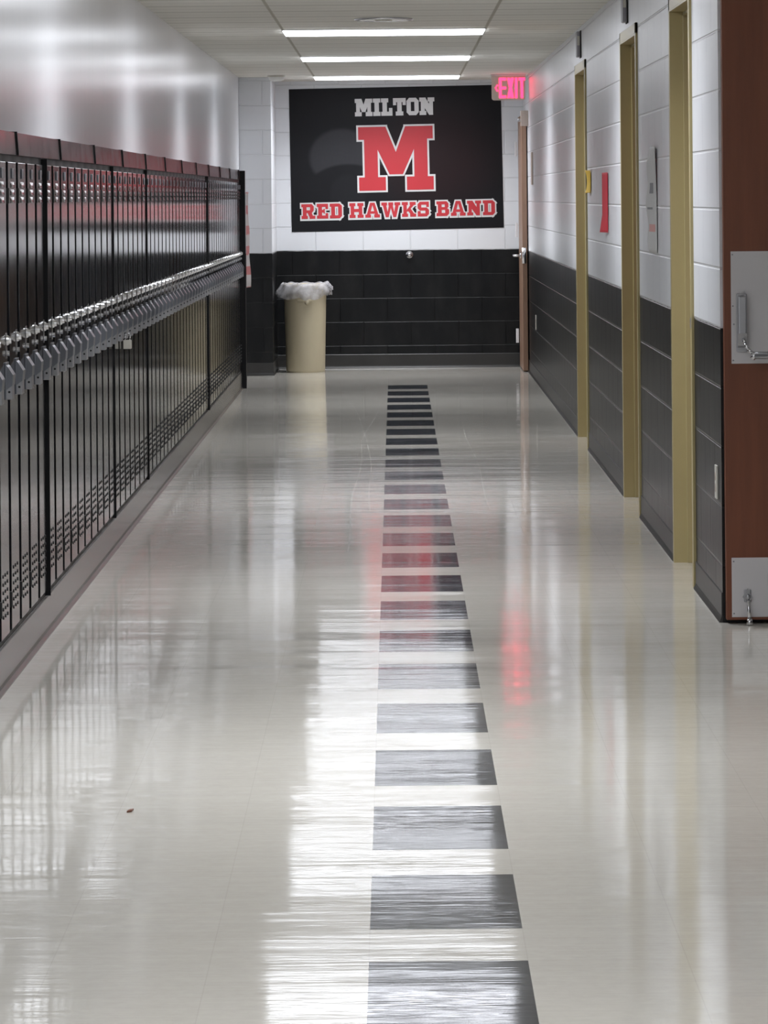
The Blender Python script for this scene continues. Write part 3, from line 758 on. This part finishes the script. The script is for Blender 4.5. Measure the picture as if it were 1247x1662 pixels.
def sheet_(name, mat, y0, y1, z0, z1, off, lab, cat):
    b = NB(); grid(b, 10, 20, lambda s, t: (XR-0.004-off(s, t), y0+(y1-y0)*s, z0+(z1-z0)*t))
    return tag(obj(name, b, mat, smooth=True, solid=0.0008), lab, cat)
# s runs from the near edge to the far edge of a sheet, t from bottom to top
sheet_('yellow_note', M['paper_yellow'], 21.08, 21.34, 1.476, 1.603, lambda s, t: 0.001+0.006*s + 0.012*(2*t-1)**2*(0.3+0.7*s), 'yellow paper note on the white wall beside the farthest doorway', 'note')
sheet_('red_paper', M['paper_red'], 19.42, 19.68, 1.268, 1.580, lambda s, t: 0.001+0.014*s + 0.014*s*max(0, 0.30-t)/0.30, 'red sheet of paper curling off the white wall between two doorways', 'paper')
root = thing('white_poster', 'tall white paper poster peeling from the wall between the middle and nearest doorways', 'poster', loc=(XR, 16.1, 1.222))
def woff(s, t): return 0.001+0.010*s + 0.014*max(0, t-0.55)*(1-s) + 0.010*math.sin(t*PI)*s + 0.004*math.sin(t*17)*s
def wpt(e): return lambda s, t: (XR-0.004-woff(s, t)-e, 15.80+0.32*s, 1.215+0.452*t)
b = NB(); grid(b, 12, 28, wpt(0)); part('sheet', b, M['paper_white'], root, smooth=True, solid=0.0008)
def patch(s0, s1, t0, t1):
    b = NB(); grid(b, 4, 4, lambda s, t: wpt(0.0012)(s0+(s1-s0)*s, t0+(t1-t0)*t)); return b
tag(part('printed_mark', patch(0.30, 0.70, 0.56, 0.66), M['ink'], root), 'dark grey print')
tag(part('printed_mark', patch(0.15, 0.85, 0.20, 0.27), M['pink_ink'], root), 'pale red print')
tag(part('printed_mark', patch(0.35, 0.85, 0.41, 0.43), M['ink'], root), 'thin grey print')

b = NB(); prism(b, [(-0.652, 8.955, 0.0005), (-0.641, 8.965, 0.0005), (-0.638, 8.990, 0.0005), (-0.647, 8.985, 0.0005)], (0.001, 0, 0.004))
tag(obj('crumb', b, M['wood']), 'tiny dark brown crumb lying on the floor at the lower left', 'crumb')

# ------------------------------------------------------------------ trash can
TX, TY = -0.755, 31.48
root = thing('trash_can', 'beige plastic trash can against the black end wall', 'trash can', loc=(TX, TY, 0))
b = NB()
prof = [(0.001, 0.004), (0.150, 0.002), (0.160, 0.0), (0.163, 0.02), (0.170, 0.35), (0.176, 0.60), (0.178, 0.68), (0.186, 0.69), (0.190, 0.705), (0.190, 0.735), (0.184, 0.742), (0.172, 0.735), (0.168, 0.60), (0.155, 0.02), (0.001, 0.015)]
rings = lathe(b, prof, (TX, TY, 0), 64)
part('barrel', b, M['can'], root, smooth=True)
b = NB()
cyl(b, (TX+0.02, TY-0.174, 0.585), (TX+0.02, TY-0.196, 0.592), 0.020, 0.014, seg=16); cyl(b, (TX-0.06, TY-0.168, 0.60), (TX+0.06, TY-0.168, 0.60), 0.014, seg=12)
part('grip', b, M['can'], root, smooth=True)
b = NB()
seg = 96; random.seed(9)
def lin(i, j, nj):
    a = 2*PI*i/seg; t = j/nj
    droop = 0.120+0.026*math.sin(a*1.0+2.6)+0.010*math.sin(a*5+1)+0.005*math.sin(a*11)
    # leaves a shorter skirt on the right, longer at the front left
    droop *= 1.0-0.25*max(0, math.cos(a))
    ruff = (0.004*math.sin(a*13+3*t)+0.003*math.sin(a*29+t*5)+0.006*math.sin(a*5-4*t))
    if j == 0: r, z = 0.178, 0.70
    elif j == 1: r, z = 0.188, 0.749
    else:
        u = (j-1)/(nj-1); r = 0.195+0.026*math.sin(u*PI*0.75)+ruff*u*1.3; z = 0.750-droop*u**0.8+0.004*math.sin(a*17)
        r += 0.030*max(0, -math.cos(a-0.35))**4*u
    z += 0.006*math.sin(a*9) if j <= 2 else 0
    return Vector((TX+r*math.cos(a), TY+r*math.sin(a), z))
nj = 9; vs = [[b.verts.new(lin(i, j, nj)) for j in range(nj+1)] for i in range(seg)]
for i in range(seg):
    for j in range(nj): b.faces.new((vs[i][j], vs[(i+1) % seg][j], vs[(i+1) % seg][j+1], vs[i][j+1]))
tag(part('liner', b, M['liner'], root, smooth=True), 'crumpled clear plastic bag folded over the rim')
b = NB()
for k in range(3):
    sphere(b, (TX+0.185+0.014*k, TY-0.06-0.02*(k % 2), 0.727-0.012*k), 0.030-0.004*k, (1, 0.8, 1.1), 14, 10)
for v in b.verts: v.co += Vector([random.uniform(-1, 1)*0.006 for _ in range(3)])
tag(part('liner_knot', b, M['liner'], root), 'gathered knot of the plastic bag')
for o in bpy.data.objects:
    if '_off' in o: del o['_off']
